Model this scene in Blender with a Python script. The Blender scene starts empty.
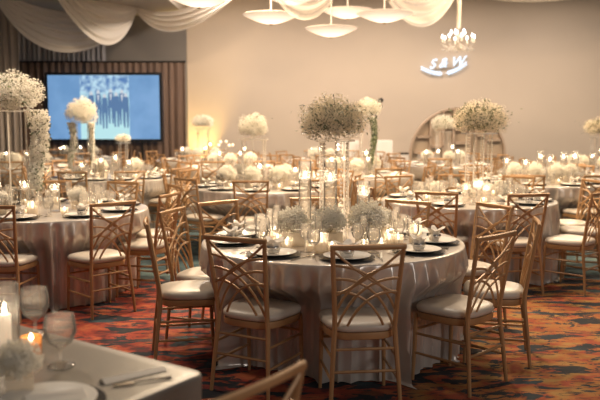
import bpy, math, random
from mathutils import Vector, Matrix
R = math.radians
C = bpy.context.scene.collection
SC = bpy.context.scene

# ------------------------------------------------------------------ camera
cam_d = bpy.data.cameras.new('camera'); cam = bpy.data.objects.new('camera', cam_d); C.objects.link(cam)
cam.location = (0, 0, 1.6); cam.rotation_euler = (R(90) - math.atan(80/755), 0, 0)
cam_d.sensor_width = 36; cam_d.lens = 45.3; cam_d.clip_end = 100
cam_d.dof.use_dof = True; cam_d.dof.focus_distance = 4.9; cam_d.dof.aperture_fstop = 2.2
SC.camera = cam
# ------------------------------------------------------------------ world and light
w = bpy.data.worlds.new('world'); SC.world = w; w.use_nodes = True
w.node_tree.nodes['Background'].inputs[0].default_value = (1.0, .90, .80, 1)
w.node_tree.nodes['Background'].inputs[1].default_value = .13
SC.view_settings.view_transform = 'Standard'; SC.view_settings.look = 'None'
SC.view_settings.gamma = 1; SC.view_settings.exposure = 0.0; SC.view_settings.use_curve_mapping = False
SC.cycles.sample_clamp_indirect = 4; SC.cycles.max_bounces = 8; SC.cycles.transparent_max_bounces = 16
SC.cycles.caustics_reflective = False; SC.cycles.caustics_refractive = False

def area(name, loc, power, size, col=(1, .80, .60), rot=(0, 0, 0), spread=180):
    l = bpy.data.lights.new(name, 'AREA'); l.shape = 'DISK'; l.size = size; l.energy = power; l.color = col
    l.spread = R(spread)
    o = bpy.data.objects.new(name, l); C.objects.link(o); o.location = loc; o.rotation_euler = rot
    return o
for x, y, p in [(-5.4, 15.2, 300), (-1.4, 16.2, 185), (2.4, 16.2, 205), (6.2, 16.0, 190)]:
    area('added_ceiling_fill', (x, y, 4.68), p, .6, (1, .87, .75))  # unseen fill lamps added to brighten the back of the room
for x, y, p in [(-4.4, 12.3, 430), (-1.4, 11.7, 450), (3.7, 12.0, 215), (6.6, 12.0, 110),
                (-3.6, 9.0, 330), (.3, 8.8, 300), (4.2, 8.9, 110)]:
    area('added_ceiling_fill', (x, y, 4.68), p, .6, (1, .77, .51))  # warmer fills, also added, to lift the far chairs and tables
for x, y, p in [(.3, 6.5, 85), (-3.0, 6.0, 90), (3.1, 6.4, 20)]:
    area('added_ceiling_fill', (x, y, 4.68), p, .6, (1, .84, .68))  # weaker fills added over the near tables, no fixtures modelled
area('added_camera_side_fill', (4.2, -.6, 2.1), 54, 1.6, (1, .95, .92), (R(78), 0, R(28)))  # made-up neutral fill behind the camera, for highlights on cloth and chair backs

# ------------------------------------------------------------------ materials
def mat(name, col, rough=.5, metal=0, **k):
    m = bpy.data.materials.new(name); m.use_nodes = True
    b = m.node_tree.nodes['Principled BSDF']
    b.inputs['Base Color'].default_value = (*col, 1); b.inputs['Roughness'].default_value = rough
    b.inputs['Metallic'].default_value = metal
    for kk, v in k.items():
        b.inputs[kk.replace('_', ' ')].default_value = v
    return m
def noisy(m, scale, c1, c2, detail=3, bump=0, stretch=(1, 1, 1), lo=.35, hi=.65, coord='Object'):
    nt = m.node_tree; b = nt.nodes['Principled BSDF']
    tc = nt.nodes.new('ShaderNodeTexCoord'); mp = nt.nodes.new('ShaderNodeMapping'); mp.inputs['Scale'].default_value = stretch
    n = nt.nodes.new('ShaderNodeTexNoise'); n.inputs['Scale'].default_value = scale; n.inputs['Detail'].default_value = detail
    r = nt.nodes.new('ShaderNodeValToRGB'); r.color_ramp.elements[0].position = lo; r.color_ramp.elements[1].position = hi
    r.color_ramp.elements[0].color = (*c1, 1); r.color_ramp.elements[1].color = (*c2, 1)
    L = nt.links.new
    L(tc.outputs[coord], mp.inputs[0]); L(mp.outputs[0], n.inputs['Vector']); L(n.outputs[0], r.inputs[0]); L(r.outputs[0], b.inputs['Base Color'])
    if bump:
        bp = nt.nodes.new('ShaderNodeBump'); bp.inputs['Strength'].default_value = bump; bp.inputs['Distance'].default_value = .01
        L(n.outputs[0], bp.inputs['Height']); L(bp.outputs[0], b.inputs['Normal'])
    return m
def emit(name, col, s):
    m = mat(name, (0, 0, 0)); b = m.node_tree.nodes['Principled BSDF']
    b.inputs['Emission Color'].default_value = (*col, 1); b.inputs['Emission Strength'].default_value = s
    return m
def glass(name, tint=(.97, .96, .93), body=.06, rough=.04):
    m = bpy.data.materials.new(name); m.use_nodes = True; nt = m.node_tree; nt.nodes.clear()
    o = nt.nodes.new('ShaderNodeOutputMaterial'); tr = nt.nodes.new('ShaderNodeBsdfTransparent'); tr.inputs[0].default_value = (*tint, 1)
    gl = nt.nodes.new('ShaderNodeBsdfGlossy'); gl.inputs['Roughness'].default_value = rough
    lw = nt.nodes.new('ShaderNodeLayerWeight'); lw.inputs[0].default_value = .16
    mx = nt.nodes.new('ShaderNodeMixShader'); df = nt.nodes.new('ShaderNodeBsdfTranslucent'); df.inputs[0].default_value = (.95, .90, .84, 1)
    m2 = nt.nodes.new('ShaderNodeMixShader'); m2.inputs[0].default_value = body
    L = nt.links.new
    L(lw.outputs['Fresnel'], mx.inputs[0]); L(tr.outputs[0], mx.inputs[1]); L(gl.outputs[0], mx.inputs[2])
    L(mx.outputs[0], m2.inputs[1]); L(df.outputs[0], m2.inputs[2]); L(m2.outputs[0], o.inputs[0])
    return m
def translucent(name, col, t=.4, alpha=1.0):
    m = bpy.data.materials.new(name); m.use_nodes = True; nt = m.node_tree; nt.nodes.clear()
    o = nt.nodes.new('ShaderNodeOutputMaterial'); d = nt.nodes.new('ShaderNodeBsdfDiffuse'); d.inputs[0].default_value = (*col, 1)
    tl = nt.nodes.new('ShaderNodeBsdfTranslucent'); tl.inputs[0].default_value = (*col, 1)
    mx = nt.nodes.new('ShaderNodeMixShader'); mx.inputs[0].default_value = t
    L = nt.links.new; L(d.outputs[0], mx.inputs[1]); L(tl.outputs[0], mx.inputs[2])
    if alpha < 1:
        tp = nt.nodes.new('ShaderNodeBsdfTransparent'); m2 = nt.nodes.new('ShaderNodeMixShader'); m2.inputs[0].default_value = alpha
        L(tp.outputs[0], m2.inputs[1]); L(mx.outputs[0], m2.inputs[2]); L(m2.outputs[0], o.inputs[0])
    else:
        L(mx.outputs[0], o.inputs[0])
    return m

M = {}
M['gold'] = noisy(mat('gold_wood', (.42, .24, .10), .38, .2), 6, (.34, .185, .08), (.46, .265, .125), stretch=(1, 1, .25))
M['cushion'] = noisy(mat('ivory_vinyl', (.62, .54, .44), .38), 5, (.53, .465, .385), (.60, .53, .445))
M['satin'] = noisy(mat('champagne_satin', (.45, .37, .29), .24, .3, Sheen_Weight=.15), 3, (.56, .495, .435), (.66, .595, .53), bump=.15)
M['linen'] = noisy(mat('taupe_satin', (.38, .33, .27), .38, .15), 260, (.19, .17, .145), (.225, .20, .17), bump=.05)
M['china'] = mat('white_china', (.80, .77, .72), .2)
M['black'] = mat('black_lacquer', (.012, .012, .014), .25)
M['napkin'] = mat('ivory_napkin', (.72, .66, .58), .7)
M['glass'] = glass('clear_glass', (.985, .98, .97), .13)
M['crystal'] = glass('cut_crystal', (.95, .93, .90), .40, .02)
M['acrylic'] = glass('clear_acrylic', (.97, .96, .94), .38)
M['frost'] = translucent('frosted_glass', (.86, .78, .66), .5, .7)
M['amber'] = translucent('amber_glass', (.80, .38, .12), .5, .75)
M['water'] = glass('water', (.97, .97, .96), .05, .02)
M['wax'] = mat('glowing_white_wax', (.85, .78, .68), .5, 0, Emission_Color=(1, .75, .5, 1), Emission_Strength=.7)  # emission put into the wax imitates the glow around the flames
M['flame'] = emit('candle_flame', (1, .84, .60), 45)
M['flame'].cycles.emission_sampling = 'NONE'
M['blossom'] = translucent('babys_breath', (.98, .95, .88), .5)
M['blossom_airy'] = translucent('dry_babys_breath', (.90, .83, .70), .45)
M['green'] = noisy(mat('leaf_green', (.10, .13, .06), .6), 14, (.06, .085, .035), (.20, .22, .11))
M['stem'] = mat('stem_green', (.19, .18, .09), .7)
M['silver'] = mat('steel', (.55, .52, .48), .22, 1)
M['wall'] = noisy(mat('beige_wall', (.55, .45, .34), .85), .35, (.49, .40, .315), (.54, .44, .35), detail=4)
M['greywall'] = noisy(mat('grey_wall', (.20, .18, .16), .9), .5, (.19, .17, .155), (.23, .205, .185))
M['ceiling'] = mat('ceiling_paint', (.40, .345, .29), .9)
M['drape'] = translucent('ivory_voile', (.80, .73, .65), .35)
M['voile'] = translucent('thin_voile', (.82, .75, .68), .4, .55)
M['sheer'] = noisy(mat('grey_sheer', (.42, .40, .40), .8), 9, (.33, .31, .32), (.44, .43, .45), stretch=(3, 1, .05))
M['sheerl'] = noisy(mat('beige_sheer', (.5, .42, .36), .8), 9, (.42, .35, .30), (.52, .44, .38), stretch=(3, 1, .05))
M['brown'] = noisy(mat('brown_drape', (.12, .075, .05), .8), 7, (.12, .075, .055), (.19, .12, .085), stretch=(3, 1, .05))
M['shelf'] = mat('driftwood_shelf', (.36, .26, .19), .7)
M['shelfback'] = mat('shelf_back_board', (.52, .42, .33), .8)
M['white'] = mat('white_board', (.78, .72, .66), .6)
M['blackm'] = mat('black_metal', (.02, .02, .022), .35, .4)
def bowl_mat():
    m = emit('glowing_alabaster', (1, .80, .60), 1); nt = m.node_tree; b = nt.nodes['Principled BSDF']; L = nt.links.new
    b.inputs['Base Color'].default_value = (.6, .5, .42, 1)
    tc = nt.nodes.new('ShaderNodeTexCoord'); mp = nt.nodes.new('ShaderNodeMapping'); mp.inputs['Scale'].default_value = (2.2, 2.2, .01)
    g = nt.nodes.new('ShaderNodeTexGradient'); g.gradient_type = 'SPHERICAL'
    r = nt.nodes.new('ShaderNodeMapRange'); r.inputs[3].default_value = .42; r.inputs[4].default_value = 2.2
    L(tc.outputs['Object'], mp.inputs[0]); L(mp.outputs[0], g.inputs[0]); L(g.outputs['Fac'], r.inputs[0]); L(r.outputs[0], b.inputs['Emission Strength'])
    return m
M['bowl'] = bowl_mat()
M['bowlhot'] = emit('glowing_alabaster_centre', (1, .86, .70), 4)
M['neon'] = emit('cool_white_neon', (.74, .86, 1), 1.5)
M['candlebulb'] = emit('candle_bulb', (1, .95, .92), 12)
M['brass'] = mat('lamp_brass', (.45, .32, .18), .35, .8)

def carpet():
    m = mat('patterned_carpet', (.4, .1, .03), .95); nt = m.node_tree; b = nt.nodes['Principled BSDF']; L = nt.links.new
    tc = nt.nodes.new('ShaderNodeTexCoord')
    def noise(scale, stretch, off=(0, 0, 0), detail=4, dist=0, rough=.55):
        mp = nt.nodes.new('ShaderNodeMapping'); mp.inputs['Scale'].default_value = stretch; mp.inputs['Location'].default_value = off
        n = nt.nodes.new('ShaderNodeTexNoise'); n.inputs['Scale'].default_value = scale; n.inputs['Detail'].default_value = detail
        n.inputs['Distortion'].default_value = dist; n.inputs['Roughness'].default_value = rough
        L(tc.outputs['Object'], mp.inputs[0]); L(mp.outputs[0], n.inputs['Vector']); return n.outputs[0]
    def ramp(src, stops, interp='LINEAR'):
        r = nt.nodes.new('ShaderNodeValToRGB'); cr = r.color_ramp; cr.interpolation = interp
        while len(cr.elements) < len(stops): cr.elements.new(.5)
        for e, (p, c) in zip(cr.elements, stops): e.position = p; e.color = (*c, 1)
        L(src, r.inputs[0]); return r.outputs[0]
    def mix(f, a, c):
        x = nt.nodes.new('ShaderNodeMix'); x.data_type = 'RGBA'; L(f, x.inputs[0]); L(a, x.inputs[6]); L(c, x.inputs[7]); return x.outputs[2]
    B, W = (0, 0, 0), (1, 1, 1)
    # patches of red and of gold, ragged edged
    red = ramp(noise(5.5, (1, 1.5, 1), (3, 1, 0), 5, .6), [(.38, (.09, .010, .009)), (.5, (.28, .035, .016)), (.64, (.36, .09, .028))])
    gold = ramp(noise(5.0, (1, 1.6, 1), (8, 4, 0), 5, .5), [(.40, (.26, .045, .016)), (.51, (.32, .11, .024)), (.62, (.30, .16, .042))])
    sep = nt.nodes.new('ShaderNodeSeparateXYZ'); L(tc.outputs['Object'], sep.inputs[0])
    mr = nt.nodes.new('ShaderNodeMapRange'); mr.inputs[1].default_value = -.6; mr.inputs[2].default_value = 1.6; L(sep.outputs[0], mr.inputs[0])
    add = nt.nodes.new('ShaderNodeMath'); add.operation = 'MULTIPLY_ADD'; L(noise(1.1, (1, 1, 1), (1, 2, 0), 3), add.inputs[0]); add.inputs[1].default_value = 1.4
    sub = nt.nodes.new('ShaderNodeMath'); sub.operation = 'SUBTRACT'; L(mr.outputs[0], sub.inputs[0]); sub.inputs[1].default_value = .7
    L(sub.outputs[0], add.inputs[2])
    base = mix(ramp(add.outputs[0], [(.35, B), (.62, W)]), red, gold)
    dark = ramp(noise(3.4, (.8, 1.9, 1), (5, 7, 0), 6, .9, .6), [(.515, B), (.54, W)])
    navy = ramp(noise(2.2, (1, 1, 1), (2, 9, 0), 3), [(.42, (.007, .008, .012)), (.58, (.012, .018, .026)), (.70, (.04, .08, .09))])
    c1 = mix(dark, base, navy)
    fine = ramp(noise(11, (.8, 1.8, 1), (4, 0, 0), 4, 1.2), [(.60, B), (.62, W)])
    col = nt.nodes.new('ShaderNodeRGB'); col.outputs[0].default_value = (.03, .02, .02, 1)
    c2 = mix(fine, c1, col.outputs[0])
    # a broad teal band of the pattern across the middle of the room
    mr2 = nt.nodes.new('ShaderNodeMapRange'); mr2.inputs[1].default_value = 7.0; mr2.inputs[2].default_value = 8.4; L(sep.outputs[1], mr2.inputs[0])
    ad2 = nt.nodes.new('ShaderNodeMath'); ad2.operation = 'MULTIPLY_ADD'; L(noise(1.3, (1, 1, 1), (7, 3, 0), 4), ad2.inputs[0]); ad2.inputs[1].default_value = 1.2; L(mr2.outputs[0], ad2.inputs[2])
    teal = ramp(noise(4, (1, 1.5, 1), (1, 1, 3), 5, .6), [(.40, (.02, .035, .04)), (.52, (.04, .075, .085)), (.64, (.11, .15, .14))])
    c3 = mix(ramp(ad2.outputs[0], [(.95, B), (1.0, W)]), c2, teal)
    L(c3, b.inputs['Base Color'])
    return m
M['carpet'] = carpet()

# ------------------------------------------------------------------ mesh helper
class MB:
    def __init__(s): s.v = []; s.f = []; s.mi = []
    def add(s, vs, fs, mi=0):
        o = len(s.v); s.v += [tuple(p) for p in vs]; s.f += [tuple(i + o for i in f) for f in fs]; s.mi += [mi]*len(fs); return s
    def box(s, c, d, rz=0, mi=0, rot=None):
        vs = []
        m = rot or Matrix.Rotation(rz, 3, 'Z')
        for x in (-1, 1):
            for y in (-1, 1):
                for z in (-1, 1):
                    vs.append(m @ Vector((x*d[0]/2, y*d[1]/2, z*d[2]/2)) + Vector(c))
        return s.add(vs, [(0, 1, 3, 2), (4, 6, 7, 5), (0, 4, 5, 1), (2, 3, 7, 6), (0, 2, 6, 4), (1, 5, 7, 3)], mi)
    def tube(s, pts, rad, n=8, mi=0, flat=1.0, cap=True):
        pts = [Vector(p) for p in pts]; k = len(pts)
        if not hasattr(rad, '__len__'): rad = [rad]*k
        vs = []; fs = []
        up = None
        for i, p in enumerate(pts):
            t = (pts[min(i+1, k-1)] - pts[max(i-1, 0)]).normalized()
            if up is None:
                up = Vector((0, 1, 0)) if abs(t.y) < .9 else Vector((1, 0, 0))
            a = (up - t*up.dot(t)).normalized(); b = t.cross(a); up = a
            for j in range(n):
                q = 2*math.pi*j/n
                vs.append(p + a*math.cos(q)*rad[i]*flat + b*math.sin(q)*rad[i])
        for i in range(k-1):
            for j in range(n):
                fs.append((i*n+j, i*n+(j+1) % n, (i+1)*n+(j+1) % n, (i+1)*n+j))
        if cap: fs.append(tuple(range(n))[::-1]); fs.append(tuple((k-1)*n+j for j in range(n)))
        return s.add(vs, fs, mi)
    def lathe(s, prof, n=24, c=(0, 0, 0), mi=0, close=False):
        vs = []; fs = []; idx = []
        for r, z in prof:
            if r < 1e-5:
                idx.append([len(vs)]*n); vs.append((c[0], c[1], c[2]+z))
            else:
                idx.append(list(range(len(vs), len(vs)+n)))
                for j in range(n):
                    a = 2*math.pi*j/n; vs.append((c[0]+r*math.cos(a), c[1]+r*math.sin(a), c[2]+z))
        for i in range(len(prof)-1):
            A, Bq = idx[i], idx[i+1]
            for j in range(n):
                q = [A[j], A[(j+1) % n], Bq[(j+1) % n], Bq[j]]
                u = []
                for t in q:
                    if t not in u: u.append(t)
                if len(u) > 2: fs.append(tuple(u))
        return s.add(vs, fs, mi)
    def blob(s, p, r, mi=0, sq=1):
        x, y, z = p
        vs = [(x+r, y, z), (x-r, y, z), (x, y+r, z), (x, y-r, z), (x, y, z+r*sq), (x, y, z-r*sq)]
        return s.add(vs, [(0, 2, 4), (2, 1, 4), (1, 3, 4), (3, 0, 4), (2, 0, 5), (1, 2, 5), (3, 1, 5), (0, 3, 5)], mi)
    def ball(s, c, r, n=10, k=6, mi=0, sz=1):
        return s.lathe([(r*math.sin(math.pi*i/k), -r*sz*math.cos(math.pi*i/k)) for i in range(k+1)], n, c, mi)
    def mesh(s, name, mats, smooth=.7):
        me = bpy.data.meshes.new(name); me.from_pydata(s.v, [], s.f)
        if not isinstance(mats, (list, tuple)): mats = [mats]
        for m in mats: me.materials.append(M[m])
        me.polygons.foreach_set('material_index', s.mi)
        me.validate(); me.update()
        if smooth:
            me.shade_smooth(); me.set_sharp_from_angle(angle=smooth)
        return me
    def build(s, name, mats, parent=None, smooth=.7, loc=None):
        o = bpy.data.objects.new(name, s.mesh(name, mats, smooth)); C.objects.link(o)
        if parent: o.parent = parent
        if loc: o.location = loc
        return o
USED = {}
def tag(o, label=None, cat=None, group=None, kind=None):
    if label:
        o['label'] = label; USED.setdefault(label, []).append(o.name)
    if cat: o['category'] = cat
    if group: o['group'] = group
    if kind: o['kind'] = kind
    return o
def empty(name, loc=(0, 0, 0), rz=0):
    o = bpy.data.objects.new(name, None); C.objects.link(o); o.location = loc; o.rotation_euler = (0, 0, rz); o.empty_display_size = .1
    return o
def kids(o): return [c for c in ALLK.get(o.name, [])]
ALLK = {}
PROTO = {}
def place(kind, maker, loc, rz, label, cat, group=None, scale=None, tilt=None):
    """first call builds the thing; later calls copy it with its parts"""
    if kind not in PROTO:
        root = maker()
        ch = [(c, list(c.children)) for c in root.children]
        PROTO[kind] = (root, ch); r = root
    else:
        root, ch = PROTO[kind]
        r = root.copy(); C.objects.link(r)
        for c, gs in ch:
            d = c.copy(); C.objects.link(d); d.parent = r
            for g in gs:
                e = g.copy(); C.objects.link(e); e.parent = d
    r.location = loc; r.rotation_euler = (0, 0, rz)
    r.scale = (1, 1, 1) if scale is None else ((scale,)*3 if not hasattr(scale, '__len__') else scale)
    for k in ('label', 'group', 'category'):
        if k in r: del r[k]
    return tag(r, label, cat, group)

# ------------------------------------------------------------------ the room
def struct(name, mb, m, smooth=0): return tag(mb.build(name, m, smooth=smooth), kind='structure')
struct('floor', MB().box((0, 9, -.05), (30, 26, .1)), 'carpet')
struct('wall_back', MB().box((4.6, 19.1, 2.45), (14.8, .2, 4.9)), 'wall')
struct('wall_recess', MB().box((-6.6, 18.95, 2.1), (7.6, .1, 4.2)), 'greywall')
struct('ceiling', MB().box((3.5, 12.0, 4.85), (17, 14.4, .1)), 'ceiling')
struct('ceiling_soffit', MB().box((-6.7, 13.5, 4.5), (7.8, 11.0, .7)), 'ceiling')

def pleats(x0, x1, z0, z1, y, amp, period, seed, y1=None, gather=0):
    rnd = random.Random(seed); n = int(abs(x1-x0)/period*8)+1; mb = MB(); vs = []; fs = []; rows = 9
    ph = [rnd.uniform(0, 6) for _ in range(3)]
    for j in range(rows):
        t = j/(rows-1); z = z1+(z0-z1)*t
        for i in range(n):
            s = i/(n-1); x = x0+(x1-x0)*s
            q = x/period*2*math.pi
            d = amp*(math.sin(q+ph[0]+.4*math.sin(q*.37+ph[1]))+.35*math.sin(q*2.3+ph[2]+t*.8))*(.7+.4*t)
            vs.append((x, y+d, z))
    for j in range(rows-1):
        for i in range(n-1): fs.append((j*n+i, j*n+i+1, (j+1)*n+i+1, (j+1)*n+i))
    m = len(vs); vs2 = [(x, yy+.012, z) for x, yy, z in vs]
    mb.add(vs, fs); mb.add(vs2, [f[::-1] for f in fs])
    return mb
tag(pleats(-7.9, -6.45, .01, 4.14, 17.6, .045, .16, 1).build('sheer_curtain', 'sheerl', smooth=1.5),
    'beige pleated sheer curtain hanging floor to ceiling beside the brown drape', 'curtain')
tag(pleats(-7.4, -4.75, 3.02, 4.14, 18.72, .03, .12, 2).build('sheer_curtain', 'sheer', smooth=1.5),
    'grey blue sheer curtain with fine pleats above the brown drape', 'curtain')
bd = empty('pipe_and_drape', (-4.75, 18.5, 0))
pleats(-2.06, -.0+1.97, .012, 2.98, 0, .035, .17, 3).build('drape_panel', 'brown', bd, smooth=1.5)
pr_ = MB().tube([(-2.08, 0, 3.0), (1.99, 0, 3.0)], .02, 8); pr_.build('top_rail', 'blackm', bd)
tag(bd, 'dark brown pleated drape on a frame behind the projection screen', 'drape')

# projection screen
scr = empty('projection_screen', (-4.72, 18.33, 1.905))
fr = MB(); W_, H_ = 2.68, 1.53
for c, d in (((0, 0, H_/2+.03), (W_+.12, .05, .06)), ((0, 0, -H_/2-.03), (W_+.12, .05, .06)), ((-W_/2-.03, 0, 0), (.06, .05, H_)), ((W_/2+.03, 0, 0), (.06, .05, H_))): fr.box(c, d)
fr.build('frame', 'blackm', scr)
def screen_mat(name, c1, c2, s, scale=1.2, ax=(1, 1, 1)):
    m = emit(name, c1, s); nt = m.node_tree; b = nt.nodes['Principled BSDF']; b.inputs['Roughness'].default_value = .9
    tc = nt.nodes.new('ShaderNodeTexCoord'); mp = nt.nodes.new('ShaderNodeMapping'); mp.inputs['Scale'].default_value = ax
    n = nt.nodes.new('ShaderNodeTexNoise'); n.inputs['Scale'].default_value = scale; n.inputs['Detail'].default_value = 3
    r = nt.nodes.new('ShaderNodeValToRGB'); r.color_ramp.elements[0].position = .38; r.color_ramp.elements[1].position = .62
    r.color_ramp.elements[0].color = (*c1, 1); r.color_ramp.elements[1].color = (*c2, 1); L = nt.links.new
    L(tc.outputs['Object'], mp.inputs[0]); L(mp.outputs[0], n.inputs['Vector']); L(n.outputs[0], r.inputs[0]); L(r.outputs[0], b.inputs['Emission Color'])
    return m
M['scrblue'] = screen_mat('screen_blue', (.15, .31, .56), (.21, .39, .66), 1.0)
def pic_mat():
    m = screen_mat('screen_picture', (.10, .22, .48), (.50, .72, .86), 1.0, 7); nt = m.node_tree; b = nt.nodes['Principled BSDF']; L = nt.links.new
    old = b.inputs['Emission Color'].links[0].from_socket
    tc = nt.nodes.new('ShaderNodeTexCoord'); sp_ = nt.nodes.new('ShaderNodeSeparateXYZ'); L(tc.outputs['Object'], sp_.inputs[0])
    r = nt.nodes.new('ShaderNodeMapRange'); r.inputs[1].default_value = .15; r.inputs[2].default_value = .4; L(sp_.outputs[2], r.inputs[0])
    x = nt.nodes.new('ShaderNodeMix'); x.data_type = 'RGBA'; x.inputs[6].default_value = (.50, .80, .84, 1); L(r.outputs[0], x.inputs[0]); L(old, x.inputs[7]); L(x.outputs[2], b.inputs['Emission Color'])
    return m
M['scrpic'] = pic_mat()
M['scrsuit'] = emit('screen_suits', (.10, .20, .38), 1.0)
M['scrskin'] = emit('screen_faces', (.62, .66, .72), 1.0)
MB().box((0, .0, 0), (W_, .02, H_)).build('screen_surface', 'scrblue', scr)
ph = MB().box((.02, -.014, 0), (1.18, .006, H_)).build('projected_photo', 'scrpic', scr, smooth=0)
for i, x in enumerate((-.30, -.13, .02, .17, .30, .44, .53)):
    h = (.02, .05, -.04, .08, .0, .06, -.02)[i]; yy = -.0215-.0003*i
    o_ = [(.035, .27), (.04, .31), (.025, .355), (-.025, .355), (-.04, .31), (-.035, .27), (-.065, .25), (-.075, -.08), (-.055, -.47), (-.02, -.47), (-.008, -.10), (.008, -.10), (.02, -.47), (.055, -.47), (.075, -.08), (.065, .25)]
    su = MB(); n_ = len(o_)
    su.add([(x+a, yy, b+h) for a, b in o_]+[(x+a, yy+.002, b+h) for a, b in o_], [tuple(range(6)), (6, 7, 10, 11, 14, 15), (7, 8, 9, 10), (11, 12, 13, 14), (0, 5, 6, 15)])
    su.mi = [1, 0, 0, 0, 0]; su.v = su.v[:n_]
    if i % 2: su.add([(x-.03, yy-.001, .24+h), (x+.03, yy-.001, .24+h), (x, yy-.001, .06+h)], [(0, 1, 2)], 1)
    su.build('pictured_guest', ['scrsuit', 'scrskin'], ph, smooth=0)
for sx in (-.9, .9): MB().box((sx, .02, -1.35), (.05, .05, 1.11)).build('stand_leg', 'blackm', scr)
tag(scr, 'large projection screen showing a group in suits between two blue bands', 'screen')

# swagged ceiling drapes
def swag(A, B_, sag_top, sag_bot, depth, folds, seed, label, m='drape', skew=0, name='ceiling_swag'):
    rnd = random.Random(seed); A = Vector(A); B_ = Vector(B_); n = 44; k = folds*6+1; vs = []; fs = []
    ph = rnd.uniform(0, 6)
    for j in range(k):
        v = j/(k-1)
        sag = sag_top+(sag_bot-sag_top)*(v**1.15)
        for i in range(n):
            u = i/(n-1); us = u+skew*math.sin(math.pi*u)*.5
            c = (4*us*(1-us)) ** .85 if 0 < us < 1 else 0
            p = A.lerp(B_, u)
            gather = math.sin(math.pi*u)
            fold = math.cos(v*folds*2*math.pi+ph+1.3*math.sin(2.2*u+ph))
            p = p + Vector((0, depth*(v-.35)*(-1)*gather*.8+fold*.04*(gather+.2), -sag*c - (v-.5)*.10*(1-gather)+fold*.022*gather))
            vs.append(tuple(p))
    for j in range(k-1):
        for i in range(n-1): fs.append((j*n+i, j*n+i+1, (j+1)*n+i+1, (j+1)*n+i))
    o = MB().add(vs, fs).build(name, m, smooth=3)
    return tag(o, label, 'drape', 'swagged ceiling drapes')
swag((-6.5, 16.3, 4.35), (-3.72, 17.6, 4.10), .25, 1.16, .5, 6, 11, 'ivory voile swag hanging lowest, reaching down towards the screen', skew=.05)
swag((-5.1, 15.6, 4.5), (-3.70, 17.4, 4.08), .02, 1.02, .4, 5, 12, 'ivory voile swag draped steeply in front of the lowest swag', skew=-.2)
swag((-3.72, 17.5, 4.12), (-.95, 15.8, 4.6), .30, .78, .3, 4, 13, 'narrow ivory swag stretching away from the soffit edge towards the lamps', skew=.1)
swag((-.75, 11.9, 4.45), (.90, 11.9, 4.45), .65, 1.33, .3, 4, 14, 'thin ivory voile swag looping in front of the glowing bowl lamps', 'voile')
swag((1.25, 13.7, 4.5), (3.0, 13.7, 4.5), .30, 1.30, .5, 6, 15, 'deep ivory voile swag between the bowl lamps and the crystal chandelier', 'drape')
swag((2.9, 15.6, 4.35), (6.4, 15.6, 4.35), .05, .40, .3, 3, 16, 'shallow ivory swag along the top of the bare beige wall')

# glowing bowl pendants
def bowl_lamp():
    r = empty('pendant_lamp')
    prof = [(0, 0), (.06, .002), (.16, .022), (.27, .058), (.38, .105), (.445, .135), (.455, .15), (.44, .158), (.37, .13), (.25, .085), (.10, .05), (0, .045)]
    MB().lathe(prof, 40).build('lamp_bowl', 'bowl', r)
    MB().lathe([(0, -.028), (.03, -.02), (.035, -.004), (0, .001)], 16).build('finial', 'brass', r)
    MB().tube([(0, 0, .04), (0, 0, 1.0)], .012, 8).build('hanging_rod', 'white', r)
    return r
for (x, y, z), lab in (((.54, 13.3, 3.03), 'glowing shallow bowl pendant lamp hanging lowest, clear of all drapes'),
                       ((-.47, 12.5, 3.15), 'wide glowing bowl pendant lamp overlapped by the thin voile swag'),
                       ((1.36, 12.4, 3.16), 'glowing bowl pendant lamp tucked against the deep ivory swag'),
                       ((.86, 13.9, 3.42), 'glowing bowl pendant lamp just above and behind the lowest bowl'),
                       ((-1.43, 11.0, 3.20), 'glowing bowl pendant lamp cut by the picture top near the narrow swag'),
                       ((-.15, 13.9, 3.66), 'glowing bowl pendant lamp seen through the top of the thin voile swag'),
                       ((1.50, 13.0, 3.62), 'highest glowing bowl pendant lamp, mostly above the picture edge')):
    place('bowl', bowl_lamp, (x, y, z), 0, lab, 'lamp', 'glowing bowl pendant lamps')

# crystal chandelier
def chandelier():
    r = empty('chandelier')
    MB().lathe([(.035, .40), (.04, .9), (.035, 1.5)], 12).build('fabric_sleeve', 'drape', r)
    MB().lathe([(0, .02), (.03, .03), (.045, .08), (.02, .14), (.035, .20), (.05, .26), (.018, .32), (.012, .42)], 14).build('crystal_column', 'crystal', r)
    for i in range(8):
        a = 2*math.pi*i/8; c, s_ = math.cos(a), math.sin(a); R_ = .27
        pts = [(c*.03, s_*.03, .16), (c*.12, s_*.12, .08), (c*.21, s_*.21, .08), (c*R_, s_*R_, .15)]
        b = MB().tube(pts, .009, 6)
        for q in range(5):
            b.blob((c*(.08+.045*q), s_*(.08+.045*q), .045-.01*(q % 2)), .016, sq=1.6)
        arm = b.build('arm', 'crystal', r)
        MB().lathe([(0, 0), (.035, .006), (.04, .015), (.012, .02), (.012, .08), (0, .08)], 10, (c*R_, s_*R_, .15)).build('candle_cup', 'white', arm)
        MB().lathe([(0, 0), (.014, .02), (.011, .045), (0, .075)], 8, (c*R_, s_*R_, .23)).build('bulb', 'candlebulb', arm)
    for i in range(5):
        a = 2*math.pi*i/5+.3; c, s_ = math.cos(a)*.12, math.sin(a)*.12
        MB().tube([(c*.2, s_*.2, .26), (c, s_, .25), (c, s_, .30)], .007, 6).build('inner_arm', 'crystal', r)
        MB().lathe([(0, 0), (.015, .02), (.012, .05), (0, .09)], 8, (c, s_, .30)).build('inner_bulb', 'candlebulb', r)
    dr = MB(); rnd = random.Random(3)
    for i in range(60):
        a = rnd.uniform(0, 6.28); q = rnd.uniform(.02, .2); dr.blob((q*math.cos(a), q*math.sin(a), .02+.20*(1-q/.2)*rnd.random()+rnd.uniform(-.03, .05)), .012, sq=1.5)
    dr.build('crystal_drops', 'crystal', r)
    return r
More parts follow.
